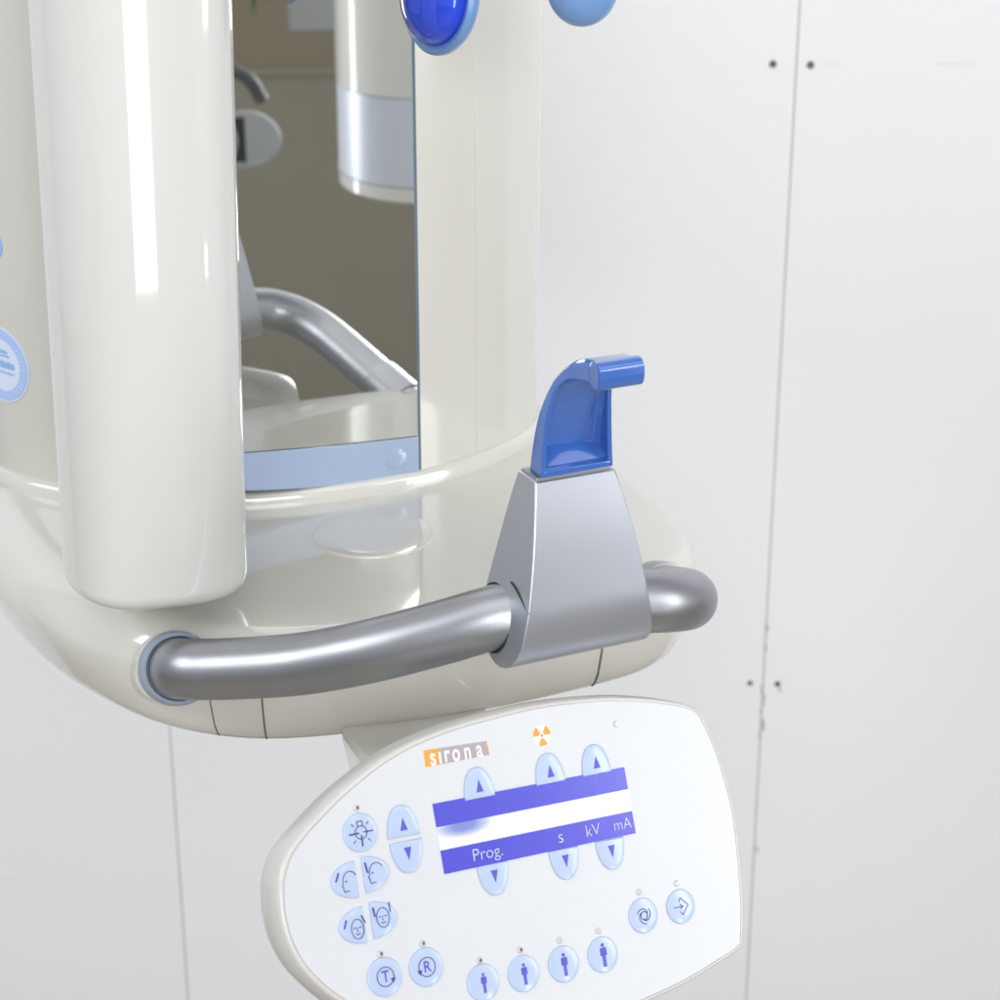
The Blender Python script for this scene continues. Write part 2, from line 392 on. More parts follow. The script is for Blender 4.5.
rr = [pring(pz, .4), pring(pz, .8), pring(pz + .0004, .88)]
for i in range(1, 9):
    a = math.pi / 2 * i / 8; rr.append(pring(pz + .009 * (1 - math.cos(a)), .88 + .12 * math.sin(a)))
rr += [pring(1.4, 1), pring(1.6, 1), pring(1.9, 1)]
mb = MB(); mb.rings(rr); mb.build('housing_shell', 'pillar', pil, sharp=60)

# ------------------------------------------------------------------ clamp on the handle
UC = .0574
TV, TZ = -.281, 1.2225                                            # tube axis at the clamp
tc = path[90]; TV, TZ = todv(tc)[1], tc.z
clamp = thing('bite_block_holder', 'silver tapered clamp standing on the grey tube handle', 'clamp', dv(UC, TV, TZ))
ZT = 1.3115
prof = []                                                        # closed side profile (v, z)
RB = .0225
for i in range(19):                                               # around under the tube
    a = math.radians(172 - 150 * i / 18 * 1.05); prof.append((TV - RB * math.cos(math.radians(0) ) * 0 + RB * math.cos(math.radians(-12 - 165 * i / 18)) * -1, TZ + RB * math.sin(math.radians(-12 - 165 * i / 18))))
prof = prof[::1]
top_f, top_b = TV - .0070, TV + .0115
side = [(top_f, ZT)] + [(TV - RB * .995, TZ + .010)] + prof + [(TV + RB * .98, TZ + .012)] + [(top_b, ZT)]
# refine the long sides
def lerp(a, b, n): return [(a[0] + (b[0] - a[0]) * k / n, a[1] + (b[1] - a[1]) * k / n) for k in range(n)]
fr = lerp(side[0], side[1], 12); fr = [(v - .0024 * math.sin(math.pi * min(1, i / 12)) , z) for i, (v, z) in enumerate(fr)]
side = fr + side[1:-1] + lerp(side[-2], side[-1], 6)[1:] + [side[-1]]
def hw(z):
    s = (ZT - z) / (ZT - (TZ - RB)); s = max(0, min(1, s)); return .0206 + .0170 * (s ** .9)
mb = MB()
mb.rings([[dv(UC + s * hw(z), v, z) for v, z in side] for s in (-1, -.96, .96, 1)])
cb = mb.build('clamp_body', 'silver', clamp, bevel=.0024, sharp=40)
sl = math.atan(.0170 / (ZT - TZ + RB))
for s in (-1, 1):
    q = min(path, key=lambda p: abs(todv(p)[0] - (UC + s * hw(TZ)))); qv = todv(q)
    nn = (UX * (s * math.cos(sl)) + Vector((0, 0, math.sin(sl)))).normalized(); P0 = dv(UC + s * hw(qv[2]), qv[1], qv[2])
    mb = MB(); lathe(mb, P0, nn, [(.0168, -.004), (.0168, .0001), (.0166, .0003), (.0150, .0003)], 48, sx=1.02); mb.build('tube_gap_disc', 'dark', cb)  # black disc standing in for the shaded gap around the tube
# top plate joint
mb = MB(); tf = .92
mb.rings([[dv(UC + sx * .0196, v, z) for sx, v in ((-1, top_f + .0015), (1, top_f + .0015), (1, top_b - .0015), (-1, top_b - .0015))] for z in (ZT - .003, ZT + .0010)])
mb.build('top_plate', 'tube', cb, bevel=.0003)
mb = MB(); mb.rings(tube_rings([dv(UC - hw(TZ + .016) - .0002, TV - RB * .98, TZ + .012), dv(UC - hw(TZ + .017) - .0002, TV - .008, TZ + .019), dv(UC - hw(TZ + .019) - .0002, TV - .002, TZ + .0200)], .0004, 6)); mb.build('clamp_joint', 'dark', cb)
mb = MB(); lathe(mb, dv(UC + hw(TZ - .006) - .0008, TV - RB * .80, TZ - .004), UX, [(.0018, -.001), (.0016, .0012), (.0006, .0016)], 16); mb.build('clamp_screw', 'silver', cb)

# ------------------------------------------------------------------ blue bite hook
HB = ZT + .001; HU = UC + .0016
hook = thing('bite_hook', 'glossy blue hooked bite rest standing in the silver clamp', 'bite rest', dv(HU, TV, HB))
vb, vf = top_b - .0030, top_f + .0012
back = cr([(vb, HB, 0), (vb - .0028, HB + .0174, 0), (vb - .0085, HB + .0347, 0), (vb - .0170, HB + .0488, 0), (vb - .0275, HB + .0580, 0), (vb - .0375, HB + .0628, 0), (vb - .0485, HB + .0642, 0)], 8)
front = cr([(vf, HB, 0), (vf, HB + 0.0154, 0), (vf - .001, HB + 0.0299, 0), (vf - .005, HB + 0.0425, 0), (vf - .013, HB + 0.0502, 0), (vf - .022, HB + 0.0529, 0), (vf - .031, HB + 0.0542, 0)], 8)
NB = len(back)
def hh(i):
    s = i / (NB - 1); pts = [(0, .0188), (.3, .0172), (.55, .0144), (.8, .0122), (1, .0106)]
    for (a, x), (b, y) in zip(pts[:-1], pts[1:]):
        if a <= s <= b: return x + (y - x) * (s - a) / (b - a)
WT = .0024
def sec(i):
    """C section: outer shell, open to the front"""
    b, f = back[i], front[i]; d = (f - b); L = d.length; d.normalize(); h = hh(i)
    bi = b + d * WT; 
    def q(p, u): return dv(HU + u, p.x, p.y)
    return [q(f, -h), q(b + d * .002, -h), q(b, -h + .002), q(b, h - .002), q(b + d * .002, h), q(f, h), q(f, h - WT), q(bi + d * .0025, h - WT), q(bi, h - WT - .0025), q(bi, -h + WT + .0025), q(bi + d * .0025, -h + WT), q(f, -h + WT)]
mb = MB(); mb.rings([sec(i) for i in range(NB)])
shell = mb.build('hook_shell', 'blue', hook, bevel=.0006, sharp=45)
# sill at the foot and floor sloping to the back
mb = MB(); h = hh(0) - WT * .6
mb.rings([[dv(HU - h, v, z) for v, z in ((vf - .0003, HB), (vf - .0003, HB + .0030), (vf + .003, HB + .0034), (vb - .004, HB + .0110), (vb - .002, HB + .0125), (vb - .002, HB))],
          [dv(HU + h, v, z) for v, z in ((vf - .0003, HB), (vf - .0003, HB + .0030), (vf + .003, HB + .0034), (vb - .004, HB + .0110), (vb - .002, HB + .0125), (vb - .002, HB))]])
mb.build('hook_sill', 'blue', hook, bevel=.0006)
# bar at the tip
bv, bz = vb - .0495, HB + .0583
rr = []
for s, e in ((-1, .72), (-.985, .9), (-.95, 1), (.95, 1), (.985, .9), (1, .72)):
    ring = []
    for k in range(32):
        t = 2 * math.pi * k / 32; n = 2.5
        x = math.copysign(abs(math.cos(t)) ** (2 / n), math.cos(t)) * .0056 * e; y = math.copysign(abs(math.sin(t)) ** (2 / n), math.sin(t)) * .0064 * e
        ring.append(dv(HU + s * .0114, bv + x, bz + y))
    rr.append(ring)
mb = MB(); mb.rings(rr); mb.build('bite_bar', 'blue', hook, sharp=50)

# ------------------------------------------------------------------ control panel
PN = Vector((.509, -.7349, .4482)).normalized(); PO = at(520, 850, .93)
E1 = Vector((.8474, .5193, -.1108)).normalized(); E2 = PN.cross(E1); E2 = E2 if E2.z > 0 else -E2
def pl(x, y, h=0):
    d = ray(x, y); p = CAM + d * ((PO - CAM).dot(PN) / d.dot(PN)); return p + PN * h
pan = thing('control_panel', 'rounded white control panel with blue keys and violet display below the shelf', 'control panel', pl(520, 860, -.02))
outl = [(279, 891), (281, 873), (288, 852), (300, 835), (314, 819), (346, 787), (391, 753), (442, 729), (500, 712), (540, 703), (578, 698), (612, 696), (642, 697), (668, 700), (688, 704), (698, 709), (704, 717), (713, 736), (722, 760), (735, 808), (741, 856), (744.5, 904), (744, 938), (742, 948),
        (722, 962), (690, 982), (655, 999), (620, 1013), (560, 1030), (480, 1040), (400, 1030), (345, 1006), (311, 979), (292, 952), (282, 922)]
def resample(px, N=180):
    c = pl(520, 860); q = [pl(*p) - c for p in px]; pts = [Vector((a.dot(E1), a.dot(E2), 0)) for a in q]
    pts = cr(pts, 6, True); th = []
    res = []
    for k in range(N):
        t = 2 * math.pi * k / N; d = Vector((math.cos(t), math.sin(t), 0)); best = 0
        for i in range(len(pts)):
            a, b = pts[i], pts[(i + 1) % len(pts)]; e = b - a; den = d.x * e.y - d.y * e.x
            if abs(den) < 1e-12: continue
            s = (a.x * e.y - a.y * e.x) / den; w = (a.x * d.y - a.y * d.x) / den
            if s > 0 and -1e-6 <= w <= 1 + 1e-6: best = max(best, s)
        res.append(d * best)
    return c, res
pc0, PR = resample(outl)
def oring(inset, h):
    N = len(PR); out = []
    for i in range(N):
        t = (PR[(i + 1) % N] - PR[i - 1]).normalized(); n = Vector((t.y, -t.x, 0)); p = PR[i] - n * inset
        out.append(pc0 + E1 * p.x + E2 * p.y + PN * h)
    return out
mb = MB()
mb.rings([shrink(oring(.006, -.029), .8), oring(.006, -.029), oring(.0005, -.021), oring(-.0012, -.014), oring(-.0010, -.007), oring(-.0004, -.003), oring(.0001, -.0012), oring(.0006, -.0003), oring(.0012, 0), oring(.0019, 0), oring(.0021, -.0005), shrink(oring(.0021, -.0005), .8)])
pbody = mb.build('panel_case', 'panelbody', pan, sharp=50)
mb = MB(); mb.rings([oring(.0024, -.0004), oring(.0026, .0001), shrink(oring(.0026, .0001), .8)], cap0=False); face = mb.build('keypad_film', 'face', pan, sharp=50)

def flat(name, m, polys, h0, h1, parent):
    """flat raised print: list of pixel outlines projected on the panel's plane"""
    mb = MB()
    for pts in polys:
        mb.rings([[pl(x, y, h0) for x, y in pts], [pl(x, y, h1) for x, y in pts]], cap0=False)
    return mb.build(name, m, parent, smooth=False)
def pill(name, m, pts, h0, h1, parent, r=.10, steps=4):
    """raised key with a soft shoulder"""
    cx = sum(p[0] for p in pts) / len(pts); cy = sum(p[1] for p in pts) / len(pts)
    mb = MB(); rr = [[pl(x, y, h0) for x, y in pts]]
    for k in range(steps + 1):
        a = math.pi / 2 * k / steps; f = 1 - r * (1 - math.cos(a)); h = h0 + (h1 - h0) * (.3 + .7 * math.sin(a))
        rr.append([pl(cx + (x - cx) * f, cy + (y - cy) * f, h) for x, y in pts])
    rr.append([pl(cx + (x - cx) * .5, cy + (y - cy) * .5, h1 + .00025) for x, y in pts])
    mb.rings(rr, cap0=False); return mb.build(name, m, parent, sharp=60)
# panel-aligned local frame in pixels: right and up directions
def ax_px(x, y):
    """pixel vectors of 1 mm along E1, E2 at pixel x,y"""
    p = pl(x, y)
    def pr(p):
        q = p - CAM; w = q.dot(F_); return Vector((500 + F * q.dot(R_) / w, 500 - F * q.dot(U_) / w))
    o = pr(p); return pr(p + E1 * .001) - o, pr(p + E2 * .001) - o
def loc(x, y):
    a, b = ax_px(x, y)
    return lambda u, v: (x + a.x * u + b.x * v, y + a.y * u + b.y * v)       # u, v in mm
def circ(L, r, cx=0, cy=0, n=40, ry=None, a0=0, a1=360):
    ry = ry or r; full = (a1 - a0) >= 360; k = n if full else n + 1
    return [L(cx + r * math.cos(math.radians(a0 + (a1 - a0) * i / n)), cy + ry * math.sin(math.radians(a0 + (a1 - a0) * i / n))) for i in range(k)]
def stroke(L, pts, w):
    """ribbon quads along pts (mm)"""
    out = []
    for (x0, y0), (x1, y1) in zip(pts[:-1], pts[1:]):
        d = Vector((x1 - x0, y1 - y0)); l = d.length
        if l < 1e-9: continue
        d /= l; n = Vector((-d.y, d.x)) * w / 2; e = d * w * .25
        out.append([L(x0 - e.x + n.x, y0 - e.y + n.y), L(x0 - e.x - n.x, y0 - e.y - n.y), L(x1 + e.x - n.x, y1 + e.y - n.y), L(x1 + e.x + n.x, y1 + e.y + n.y)])
    return out
def arc(cx, cy, r, a0, a1, n=20, ry=None):
    ry = ry or r; return [(cx + r * math.cos(math.radians(a0 + (a1 - a0) * i / n)), cy + ry * math.sin(math.radians(a0 + (a1 - a0) * i / n))) for i in range(n + 1)]
KH = .0012
def lamp(x, y, lit=False):
    L = loc(x, y); o = pill('indicator_lamp', 'led', circ(L, 1.55, n=20), .0001, .0011, pan, r=.5)
    if lit:
        flat('lamp_chip', 'chip', [circ(L, .62, .1, .1, n=10, ry=.8)], .0011, .00165, o)
    return o
def key_round(x, y, r=8.6):
    L = loc(x, y); return L, pill('round_key', 'key', circ(L, r, n=56), .0001, KH, pan, r=.07)
HT = KH + .00028
def on_key(o, polys, m='ink', name='key_symbol'): return flat(name, m, polys, KH - .0002, HT + .00012, o)
# display -------------------------------------------------------------
def quadp(a, b, c, d, s0, s1, t0, t1):
    def q(s, t): 
        x = (a[0] * (1 - s) + b[0] * s) * (1 - t) + (d[0] * (1 - s) + c[0] * s) * t; y = (a[1] * (1 - s) + b[1] * s) * (1 - t) + (d[1] * (1 - s) + c[1] * s) * t; return (x, y)
    return [q(s0, t0), q(s1, t0), q(s1, t1), q(s0, t1)]
DQ = ((432.2, 804), (623.6, 767.1), (635.3, 833.1), (444.2, 874.2))
disp = thing('x', '', '', (0, 0, 0)); bpy.data.objects.remove(disp)
dsp = flat('display_window', 'lcd', [quadp(*DQ, 0, 1, .33, .67)], .0001, .00035, pan)
flat('display_band', 'band', [quadp(*DQ, 0, 1, 0, .333)], .0001, .0005, dsp)
flat('display_band', 'band', [quadp(*DQ, 0, 1, .665, 1)], .0001, .0005, dsp)
# backlight fade at the window's left, painted as a blue oval with a soft edge, in the window's own material
ml = M['lcd']; nt = ml.node_tree; tcn = nt.nodes.new('ShaderNodeTexCoord'); cpt = pl(463, 825.5, .0003) - wloc(dsp)
sub = nt.nodes.new('ShaderNodeVectorMath'); sub.operation = 'SUBTRACT'; nt.links.new(tcn.outputs['Object'], sub.inputs[0]); sub.inputs[1].default_value = cpt
def dotn(vec, rad):
    d_ = nt.nodes.new('ShaderNodeVectorMath'); d_.operation = 'DOT_PRODUCT'; nt.links.new(sub.outputs[0], d_.inputs[0]); d_.inputs[1].default_value = vec / rad
    p_ = nt.nodes.new('ShaderNodeMath'); p_.operation = 'POWER'; nt.links.new(d_.outputs['Value'], p_.inputs[0]); p_.inputs[1].default_value = 2; return p_
ad = nt.nodes.new('ShaderNodeMath'); ad.operation = 'ADD'; nt.links.new(dotn(E1, .0155).outputs[0], ad.inputs[0]); nt.links.new(dotn(E2, .0052).outputs[0], ad.inputs[1])
rp = nt.nodes.new('ShaderNodeValToRGB'); rp.color_ramp.elements[0].color = (.22, .28, .62, 1); rp.color_ramp.elements[1].color = (.80, .82, .85, 1); rp.color_ramp.elements[0].position = .12; rp.color_ramp.elements[1].position = 1
nt.links.new(ad.outputs[0], rp.inputs[0]); nt.links.new(rp.outputs[0], nt.nodes['Principled BSDF'].inputs['Base Color'])
# text helper
def text(s, x, y, size, m, parent, h, bold=0, name='lettering', space=1, sxx=1.0, align='CENTER', rot=0):
    cu = bpy.data.curves.new('t', 'FONT'); cu.body = s; cu.size = size; cu.align_x = align; cu.align_y = 'CENTER'; cu.offset = bold; cu.space_character = space; cu.resolution_u = 6
    to = bpy.data.objects.new('t', cu); COL.objects.link(to); bpy.context.view_layer.update()
    dg = bpy.context.evaluated_depsgraph_get(); me = bpy.data.meshes.new_from_object(to.evaluated_get(dg)); bpy.data.objects.remove(to)
    p = pl(x, y, h); c, sn = math.cos(rot), math.sin(rot)
    base = wloc(parent)
    for v in me.vertices:
        a, b = v.co.x * sxx, v.co.y; a, b = a * c - b * sn, a * sn + b * c; v.co = E1 * a + E2 * b
    me.name = name; me.materials.clear(); me.materials.append(M[m])
    o = bpy.data.objects.new(name, me); COL.objects.link(o); o.parent = parent; o.location = p - base; return o
tw = 'faint'
text('Prog.', 487, 853, .0080, tw, dsp, .0007, bold=-.00008, name='lettering')
text('s', 560, 837, .0088, tw, dsp, .0007, bold=-.00008)
text('kV', 592, 830.5, .0080, tw, dsp, .0007, bold=-.00008)
text('mA', 621.5, 824.5, .0078, tw, dsp, .0007, bold=-.00008, sxx=.95)
# half-oval keys: pointing up above the display, down below it
def half_key(x, y, up, w=8.1, hgt=14.2, tri=True):
    """x,y is the middle of the flat edge"""
    L = loc(x, y); s = 1 if up else -1
    pts = [(-w, 0)] + [(-w * math.cos(math.radians(a)) ** .85 if a < 90 else 0, s * hgt * math.sin(math.radians(a))) for a in range(0, 90, 6)] + [(0, s * hgt)] + [(w * math.cos(math.radians(a)) ** .85, s * hgt * math.sin(math.radians(a))) for a in range(84, -1, -6)] + [(w, 0)]
    if not up: pts = pts[::-1]
    o = pill('arrow_key', 'key', [L(a, b) for a, b in pts[1:-1]], .0003, KH, pan, r=.08)
    cy = s * 5.4
    on_key(o, [[L(-1.9, cy - s * 2.6), L(1.9, cy - s * 2.6), L(0, cy + s * 3.2)][::(1 if up else -1)]], 'inkb')
    return o
for x, y in ((479.5, 798), (550.5, 783), (596.5, 774)): half_key(x, y, True)
for x, y in ((491.5, 864), (562.5, 849), (608.5, 839.5)): half_key(x, y, False)
half_key(403.5, 836.5, True); half_key(405.0, 841, False)
# round keys ------------------------------------------------------------
L, k = key_round(359.5, 832.5)
S = []
S += stroke(L, arc(0, 0, 2.9, 0, 360, 28), .42)
S += stroke(L, [(-1.2, 2.9), (-1.5, 5.0), (1.1, 5.0), (1.2, 2.9)], .4)
for a in (45, 135, 225, 315):
    c, s = math.cos(math.radians(a)), math.sin(math.radians(a)); S += stroke(L, [(c * 4.4, s * 4.4), (c * 6, s * 6)], .4)
S += stroke(L, [(-5.8, -.2), (-1.2, -.2)], .75) + stroke(L, [(1.3, .0), (6, .0)], .6) + stroke(L, [(0, -1.3), (0, -6)], .75)
on_key(k, S)
for x, y, ch, aa in ((384, 976.8, 'T', -30), (425.5, 967, 'R', 205)):
    L, k = key_round(x, y); S = stroke(L, arc(0, .1, 4.2, 0, 360, 32), .42)
    ca, sa = math.cos(math.radians(aa)), math.sin(math.radians(aa))
    px, py = 4.2 * ca, .1 + 4.2 * sa; S.append([L(px - 1.3, py + .9), L(px - .1, py - 1.3), L(px + 1.3, py + .9)])
    on_key(k, S); text(ch, x, y, .0072, 'inkb', k, HT + .0002, bold=.00006, name='key_letter', sxx=.9)
# person keys, growing in size
def person(L, s):
    P = [circ(L, .85 * s, 0, 4.3 * s, 14)]
    P.append([L(-1.7 * s, 3.0 * s), L(-1.7 * s, -.4 * s), L(-1.05 * s, -.4 * s), L(-1.0 * s, 1.9 * s), L(-.9 * s, 1.9 * s), L(-.9 * s, 3.1 * s)])
    P.append([L(1.7 * s, 3.0 * s), L(.9 * s, 3.1 * s), L(.9 * s, 1.9 * s), L(1.0 * s, 1.9 * s), L(1.05 * s, -.4 * s), L(1.7 * s, -.4 * s)])
    P.append([L(-.93 * s, 3.2 * s), L(-.93 * s, -.6 * s), L(.93 * s, -.6 * s), L(.93 * s, 3.2 * s)])
    P.append([L(-.9 * s, -.6 * s), L(-.85 * s, -5.4 * s), L(-.12 * s, -5.4 * s), L(-.08 * s, -.6 * s)])
    P.append([L(.08 * s, -.6 * s), L(.12 * s, -5.4 * s), L(.85 * s, -5.4 * s), L(.9 * s, -.6 * s)])
    return P
for (x, y), s in zip(((482.5, 982.5), (523, 973.5), (563, 964), (602, 954.5)), (.86, .93, 1.0, 1.05)):
    L, k = key_round(x, y, 8.4); on_key(k, person(L, s), 'inkb')
# rotate key and enter key
L, k = key_round(642.5, 915.5, 8.3); S = stroke(L, arc(0, 0, 1.9, 0, 360, 24), .42)
for a in (20, 140, 260): S += stroke(L, [((2.2 + 1.9 * t / 10) * math.cos(math.radians(a + 14 * t)), (2.2 + 1.9 * t / 10) * math.sin(math.radians(a + 14 * t))) for t in range(11)], .42)
on_key(k, S, 'ink')
L, k = key_round(680, 906.3, 8.3); S = stroke(L, [(-4.6, 0), (.6, 0)], .38) + stroke(L, [(-.9, 1.1), (.7, 0), (-.9, -1.1)], .38)
S += stroke(L, [(-1.2, 2.4), (-.4, 4.2), (3.8, .2), (.0, -4.0), (-1.4, -2.2)], .38); on_key(k, S, 'ink')
# lamps
for x, y, lit in ((356, 808, 1), (379.8, 954, 1), (422, 943.5, 1), (479, 960.5, 1), (519.5, 950, 1), (559, 940.5, 0), (597.8, 931, 0), (638.5, 892, 0), (675.8, 883.5, 0), (615.5, 724, 0)): lamp(x, y, lit)
# split oval keys with head symbols
def split_key(x, y, left, rx=13.2, ry=8.1):
    L = loc(x, y); s = -1 if left else 1
    pts = [(s * (rx + 0) * math.cos(math.radians(a)), ry * math.sin(math.radians(a))) for a in range(-90, 91, 6)]
    pts = [(px * .98 + s * .8, py) for px, py in pts]
    if left: pts = pts[::-1]
    return L, pill('oval_half_key', 'key', [L(a, b) for a, b in pts], .0001, KH, pan, r=.07)
def profile_face(cx, cy):
    pts = arc(cx + .6, cy + .4, 3.4, 25, 165, 16, 3.6) + [(cx - 3.0, cy + .2), (cx - 2.9, cy - .6), (cx - 3.7, cy - 2.0), (cx - 3.0, cy - 2.4), (cx - 3.1, cy - 3.3), (cx - 2.6, cy - 4.7), (cx - .3, cy - 4.3)]
    return pts
L, k = split_key(357.8, 878.5, True); S = stroke(L, profile_face(-5.2, 0), .36) + stroke(L, [(-11.6, .6), (-9.8, 4.0)], .75) + [circ(L, .55, -6.6, -.1, 10, .4)]; on_key(k, S)
L, k = split_key(361.2, 875.5, False); S = stroke(L, profile_face(6.4, .4), .36) + stroke(L, [(2.6, .9), (2.0, 5.2)], .75) + [circ(L, .55, 5.0, .3, 10, .4)]; on_key(k, S)
def front_face(cx, cy):
    return stroke_pts
def face_symbol(L, cx, cy, w=.36):
    S = stroke(L, arc(cx, cy, 3.1, 0, 360, 28, 4.3), w)
    S += stroke(L, [(cx - 1.9, cy + .6), (cx - .9, cy + .6)], .45) + stroke(L, [(cx + .9, cy + .6), (cx + 1.9, cy + .6)], .45)
    S += stroke(L, [(cx, cy + .7), (cx - .3, cy - 1.0), (cx + .3, cy - 1.1)], .28) + stroke(L, arc(cx, cy - 1.6, 1.1, 200, 340, 8, .8), .4); return S
L, k = split_key(365.8, 924, True); S = face_symbol(L, -5.0, -1.2) + stroke(L, [(-11.4, .2), (-10.0, 3.4)], .75) + stroke(L, [(-1.0, 1.0), (-2.3, 4.2)], .6); on_key(k, S)
L, k = split_key(369.2, 921, False); S = face_symbol(L, 6.2, .4) + stroke(L, [(2.4, 1.6), (2.0, 5.4)], .75) + stroke(L, [(10.2, 2.2), (10.2, 6.2)], .45); on_key(k, S)
# brand strip: orange square and mauve bar with letters
BQ = ((423.2, 750.5), (486.2, 741), (489.2, 754.7), (425.6, 767.2))
bs = flat('name_strip', 'mauve', [quadp(*BQ, .235, .985, 0, 1)], .0001, .00030, pan)
flat('name_strip_start', 'orange', [quadp(*BQ, 0, .235, 0, 1)], .0001, .00030, bs)
flat('name_strip_end', 'orange', [quadp(*BQ, .988, 1.0, 0, 1)], .0001, .00030, bs)
text('s', 432.2, 757.6, .0112, 'white', bs, .0005, bold=.00022, sxx=.78)
text('ı', 439.4, 756.0, .0112, 'white', bs, .0005, bold=.00018, sxx=.9)
for ch, x, y in (('r', 446.6, 755.6), ('o', 455.8, 754.4), ('n', 467.2, 752.6), ('a', 479.0, 750.4)): text(ch, x - .4, y - 1.0, .0110, 'white', bs, .0005, bold=.00022, sxx=.72)
# radiation trefoil
L = loc(541.5, 735.5)
tf = flat('warning_disc', 'white', [circ(L, 5.0, n=32)], .0001, .0003, pan)
P = [circ(L, .8, n=12)]
for a in (60, 180, 300):
    a -= 30 if False else 0
for a in (30, 150, 270):
    P.append([L(x, y) for x, y in arc(0, 0, 4.9, a - 30, a + 30, 10)] + [L(x, y) for x, y in arc(0, 0, 1.5, a + 30, a - 30, 6)])
flat('warning_trefoil', 'orange', P, .0002, .00045, tf)
# bracket holding the panel under the shelf
c0 = at(392, 742, 1.03); c1 = pl(450, 800, -.028)
mb = MB(); bd = (c1 - c0)
ra_ = [atz(330, 700, 1.142), atz(470, 675, 1.142), atz(470, 620, 1.142), atz(330, 640, 1.142)]
rb_ = [pl(405, 775, -.030), pl(560, 770, -.030), pl(560, 860, -.034), pl(405, 860, -.034)]
mb.rings([ra_, [p + (q - p) * .3 + Vector((0, 0, -.008)) for p, q in zip(ra_, rb_)], rb_]); mb.build('panel_bracket', 'body', pan, bevel=.004)

# ------------------------------------------------------------------ temple pads from above
pads = 'temple pads hanging from above'
p1 = at(440, -6, 1.01)
t1 = thing('temple_pad', 'deep blue oval pad with pale rim over the mirror edge', 'pad', p1, pads)
axd = (CAM - p1); axd.z = 0; axd.normalize(); axd = Matrix.Rotation(math.radians(-52), 3, 'Z') @ axd
axd = (axd + Vector((0, 0, .12))).normalized()
mb = MB(); lathe(mb, p1, axd, [(.022, -.0045), (.0285, -.004), (.0305, -.001), (.0305, .0015), (.029, .0035), (.0265, .0030), (.025, .0015)], 56, ex=Vector((0, 0, 1)), sx=1.0, sy=.95); mb.build('pad_rim', 'paleblue', t1)
mb = MB(); lathe(mb, p1 + axd * .0012, axd, [(.0255, -.001), (.0250, .004), (.0215, .009), (.015, .013), (.008, .0148), (.001, .0152)], 56, ex=Vector((0, 0, 1)), sy=.95); mb.build('pad_cushion', 'deepblue', t1)
mb = MB(); mb.rings(tube_rings(cr([p1 - axd * .003, p1 - axd * .02 + Vector((0, 0, .015)), p1 - axd * .03 + Vector((0, 0, .08)), p1 - axd * .03 + Vector((0, 0, .25))], 8), .006, 20)); mb.build('pad_arm', 'silver', t1)
p2 = at(583, -16, 1.0)
t2 = thing('temple_pad', 'pale blue round pad hanging alone in front of the white wall', 'pad', p2, pads)
ax2 = (CAM - p2); ax2.z *= .3; ax2.normalize(); ax2 = Matrix.Rotation(math.radians(25), 3, 'Z') @ ax2
mb = MB(); prof2 = [(.0195 * math.cos(a), .0125 * math.sin(a)) for a in [math.radians(-80 + 165 * k / 22) for k in range(23)]]
lathe(mb, p2, ax2, prof2, 56, ex=Vector((0, 0, 1)), sx=1.08, sy=1.0); mb.build('pad_cushion', 'paleblue', t2)
mb = MB(); mb.rings(tube_rings(cr([p2 - ax2 * .008, p2 - ax2 * .025 + Vector((0, 0, .015)), p2 - ax2 * .03 + Vector((0, 0, .08)), p2 - ax2 * .03 + Vector((0, 0, .25))], 8), .006, 20)); mb.build('pad_arm', 'silver', t2)

# ------------------------------------------------------------------ things seen only in the mirror
q = mirrored(at(327, 203, 2.2)); 
wc = q + rs * 0 
hd = thing('tube_head_housing', 'white housing with a silver band reflected in the upper right of the mirror', 'machine housing', q)
lx = mirrored(at(327, 200, 2.2)); rx_ = mirrored(at(440, 210, 2.2)); ax_ = (rx_ - lx); ax_.z = 0; wid = ax_.length; ax_.normalize()
nrm = Vector((-ax_.y, ax_.x, 0)); nrm = nrm if nrm.dot(dv(0, 0, 0) - lx) > 0 else -nrm
cc = lx + ax_ * wid - nrm * .13
def hring(z, k=0):
    return [Vector((0, 0, z)) + Vector((cc.x, cc.y, 0)) + ax_ * (math.copysign(abs(math.cos(t)) ** .8, math.cos(t)) * (wid + k)) + nrm * (math.sin(t) * (.15 + k)) for t in [2 * math.pi * i / 96 for i in range(96)]]
z_a = mirrored(at(327, 202, 2.2)).z; z_b = mirrored(at(327, 184, 2.2)).z; z_c = mirrored(at(327, 89, 2.2)).z
mb = MB(); mb.rings([hring(z_a - .0, -.02), hring(z_a, -.006), hring(z_a + .004, 0), hring(z_b, 0)]); mb.build('housing_foot', 'pillar', hd, sharp=50)
mb = MB(); mb.rings([hring(z_b + .001, -.001), hring(z_c, -.001)]); mb.build('silver_band', 'paleband', hd)
mb = MB(); mb.rings([hring(z_c + .001, 0), hring(z_c + .45, 0)]); mb.build('housing_shell', 'pillar', hd)
# oval tray with a black tablet and its dark arm
q = mirrored(at(246, 140, 2.7))
ot = thing('instrument_tray', 'grey oval tray with a black slab reflected at the left of the mirror', 'tray', q)
tox = (mirrored(at(280, 140, 2.7)) - q).normalized()
toc = (dv(.02, -.02, 1.5) - q).normalized(); upv = (Vector((0, 0, 1)) - toc * toc.z).normalized()
mb = MB(); lathe(mb, q, toc, [(.036, -.014), (.042, -.008), (.043, 0), (.040, .003), (.01, .004)], 48, ex=upv, sx=.92, sy=1.12); mb.build('tray_plate', 'grey', ot)
mb = MB(); mb.box(q + toc * .0045 - tox * .010 , tox * .009, upv * .030, toc * .001); mb.build('black_slab', 'dark', ot, bevel=.001)
a0 = mirrored(at(225, 66, 2.7)); a1 = mirrored(at(248, 78, 2.7)); a2 = mirrored(at(262, 100, 2.72))
mb = MB(); mb.rings(tube_rings(cr([a0, a1, a2], 8), .010, 16)); mb.build('tray_arm', 'darkgrey', ot)
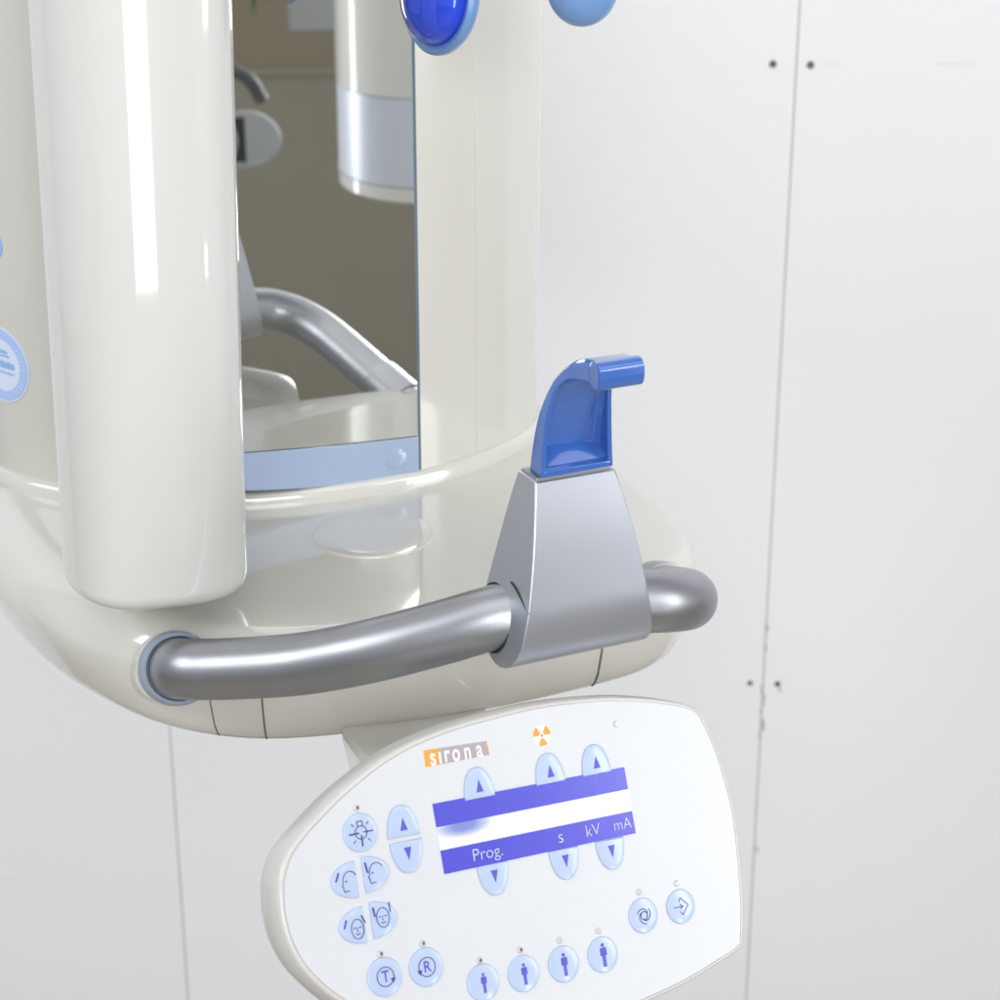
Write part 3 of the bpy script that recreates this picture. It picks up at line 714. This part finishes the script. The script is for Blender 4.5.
mb = MB(); mb.rings(tube_rings(cr([q - toc * .012, q - toc * .05 - tox * .05, q - toc * .06 - tox * .14, q - toc * .06 - tox * .2 + Vector((0, 0, -.2)), q - toc * .06 - tox * .2 + Vector((0, 0, -1.1))], 6), .012, 16)); mb.build('tray_post', 'grey', ot)
# wall box
q = mirrored(at(340, -12, 3.3)); bx = thing('wall_cabinet', 'grey cabinet reflected at the very top of the mirror', 'cabinet', q)
MB().box(q, rs * .085, rd * .05, Vector((0, 0, .065))).build('cabinet_door', 'grey', bx, bevel=.006)
# plant
q = mirrored(at(252, -30, 2.9)); plt = thing('potted_plant', 'dark green leaf tip reflected in the top left of the mirror', 'plant', q)
mb = MB()
for k in range(5):
    ang = (k - 2) * .5; tip = mirrored(at(254 + (k - 2) * 14, 16 - abs(k - 2) * 14, 2.9)); mid = (q + tip) / 2 + Vector((0, 0, .015)); d = (tip - q); s = rs * .009
    mb.add([q, mid + s, tip, mid - s, mid + rd * .003], [(0, 1, 4), (1, 2, 4), (2, 3, 4), (3, 0, 4)])
mb.build('leaf', 'leaf', plt, smooth=False)

# ------------------------------------------------------------------ camera, light
cam = bpy.data.cameras.new('camera'); co = bpy.data.objects.new('camera', cam); COL.objects.link(co)
co.location = CAM; co.rotation_euler = (math.radians(90) - TH, 0, 0); cam.lens = 72; cam.sensor_width = 36; cam.clip_start = .02; cam.clip_end = 50
cam.dof.use_dof = True; cam.dof.focus_distance = 1.0; cam.dof.aperture_fstop = 15
sc.camera = co
sc.cycles.caustics_reflective = False; sc.cycles.caustics_refractive = False
w = bpy.data.worlds.new('World'); sc.world = w; w.use_nodes = True
w.node_tree.nodes['Background'].inputs[0].default_value = (.93, .96, 1, 1); w.node_tree.nodes['Background'].inputs[1].default_value = .38
def area(name, loc, tgt, sx, sy, power, col=(1, 1, 1)):
    l = bpy.data.lights.new(name, 'AREA'); l.shape = 'RECTANGLE'; l.size = sx; l.size_y = sy; l.energy = power; l.color = col
    o = bpy.data.objects.new(name, l); COL.objects.link(o); o.location = loc
    o.rotation_euler = (Vector(tgt) - Vector(loc)).to_track_quat('-Z', 'Y').to_euler(); return o
area('ceiling_softbox', (.2, -1.0, 3.1), (.2, .3, .9), 3.0, 1.4, 18, (1, .99, .97))
area('front_softbox', (.5, -4.0, 2.6), (.3, .86, .8), 2.6, 1.1, 73, (.99, .99, 1))
area('key_softbox', (1.62, -1.12, 2.25), (.05, -.1, 1.25), .5, .3, 4, (.95, .97, 1))
area('side_softbox', (1.78, -.80, 1.60), (.04, -.2, 1.3), .5, .9, 12, (.95, .97, 1))
area('left_fill', (-2.2, -.9, 2.5), (-.2, .1, 1.2), 1.3, .9, 20, (.96, .98, 1))  # added fill without a known source, brightens the column's left side
# two upright strip lights, stood where the ivory housing mirrors them
def strip(px, width, power):
    z = 1.52
    best = min(range(len(PL)), key=lambda i: abs(px_of(Vector((PL[i].x + (z - pz) * .022, PL[i].y, z))) - px) + (100 if PL[i].y > PC[1] else 0))
    p = Vector((PL[best].x, PL[best].y, 0)); t = (PL[(best + 1) % len(PL)] - PL[best - 1]).normalized(); n = Vector((t.y, -t.x, 0))
    if n.y > 0: n = -n
    d = p - Vector((CAM.x, CAM.y, 0)); d.normalize(); r = d - n * (2 * d.dot(n))
    q = p + r * 2.0
    area('strip_light', (q.x, q.y, 1.14), (p.x, p.y, 1.14), width, .68, power, (.93, .96, 1))
strip(131, .26, 5); strip(199, .17, 5)
sc.view_settings.view_transform = 'Standard'; sc.view_settings.look = 'None'; sc.view_settings.exposure = 0.08; sc.view_settings.gamma = 1
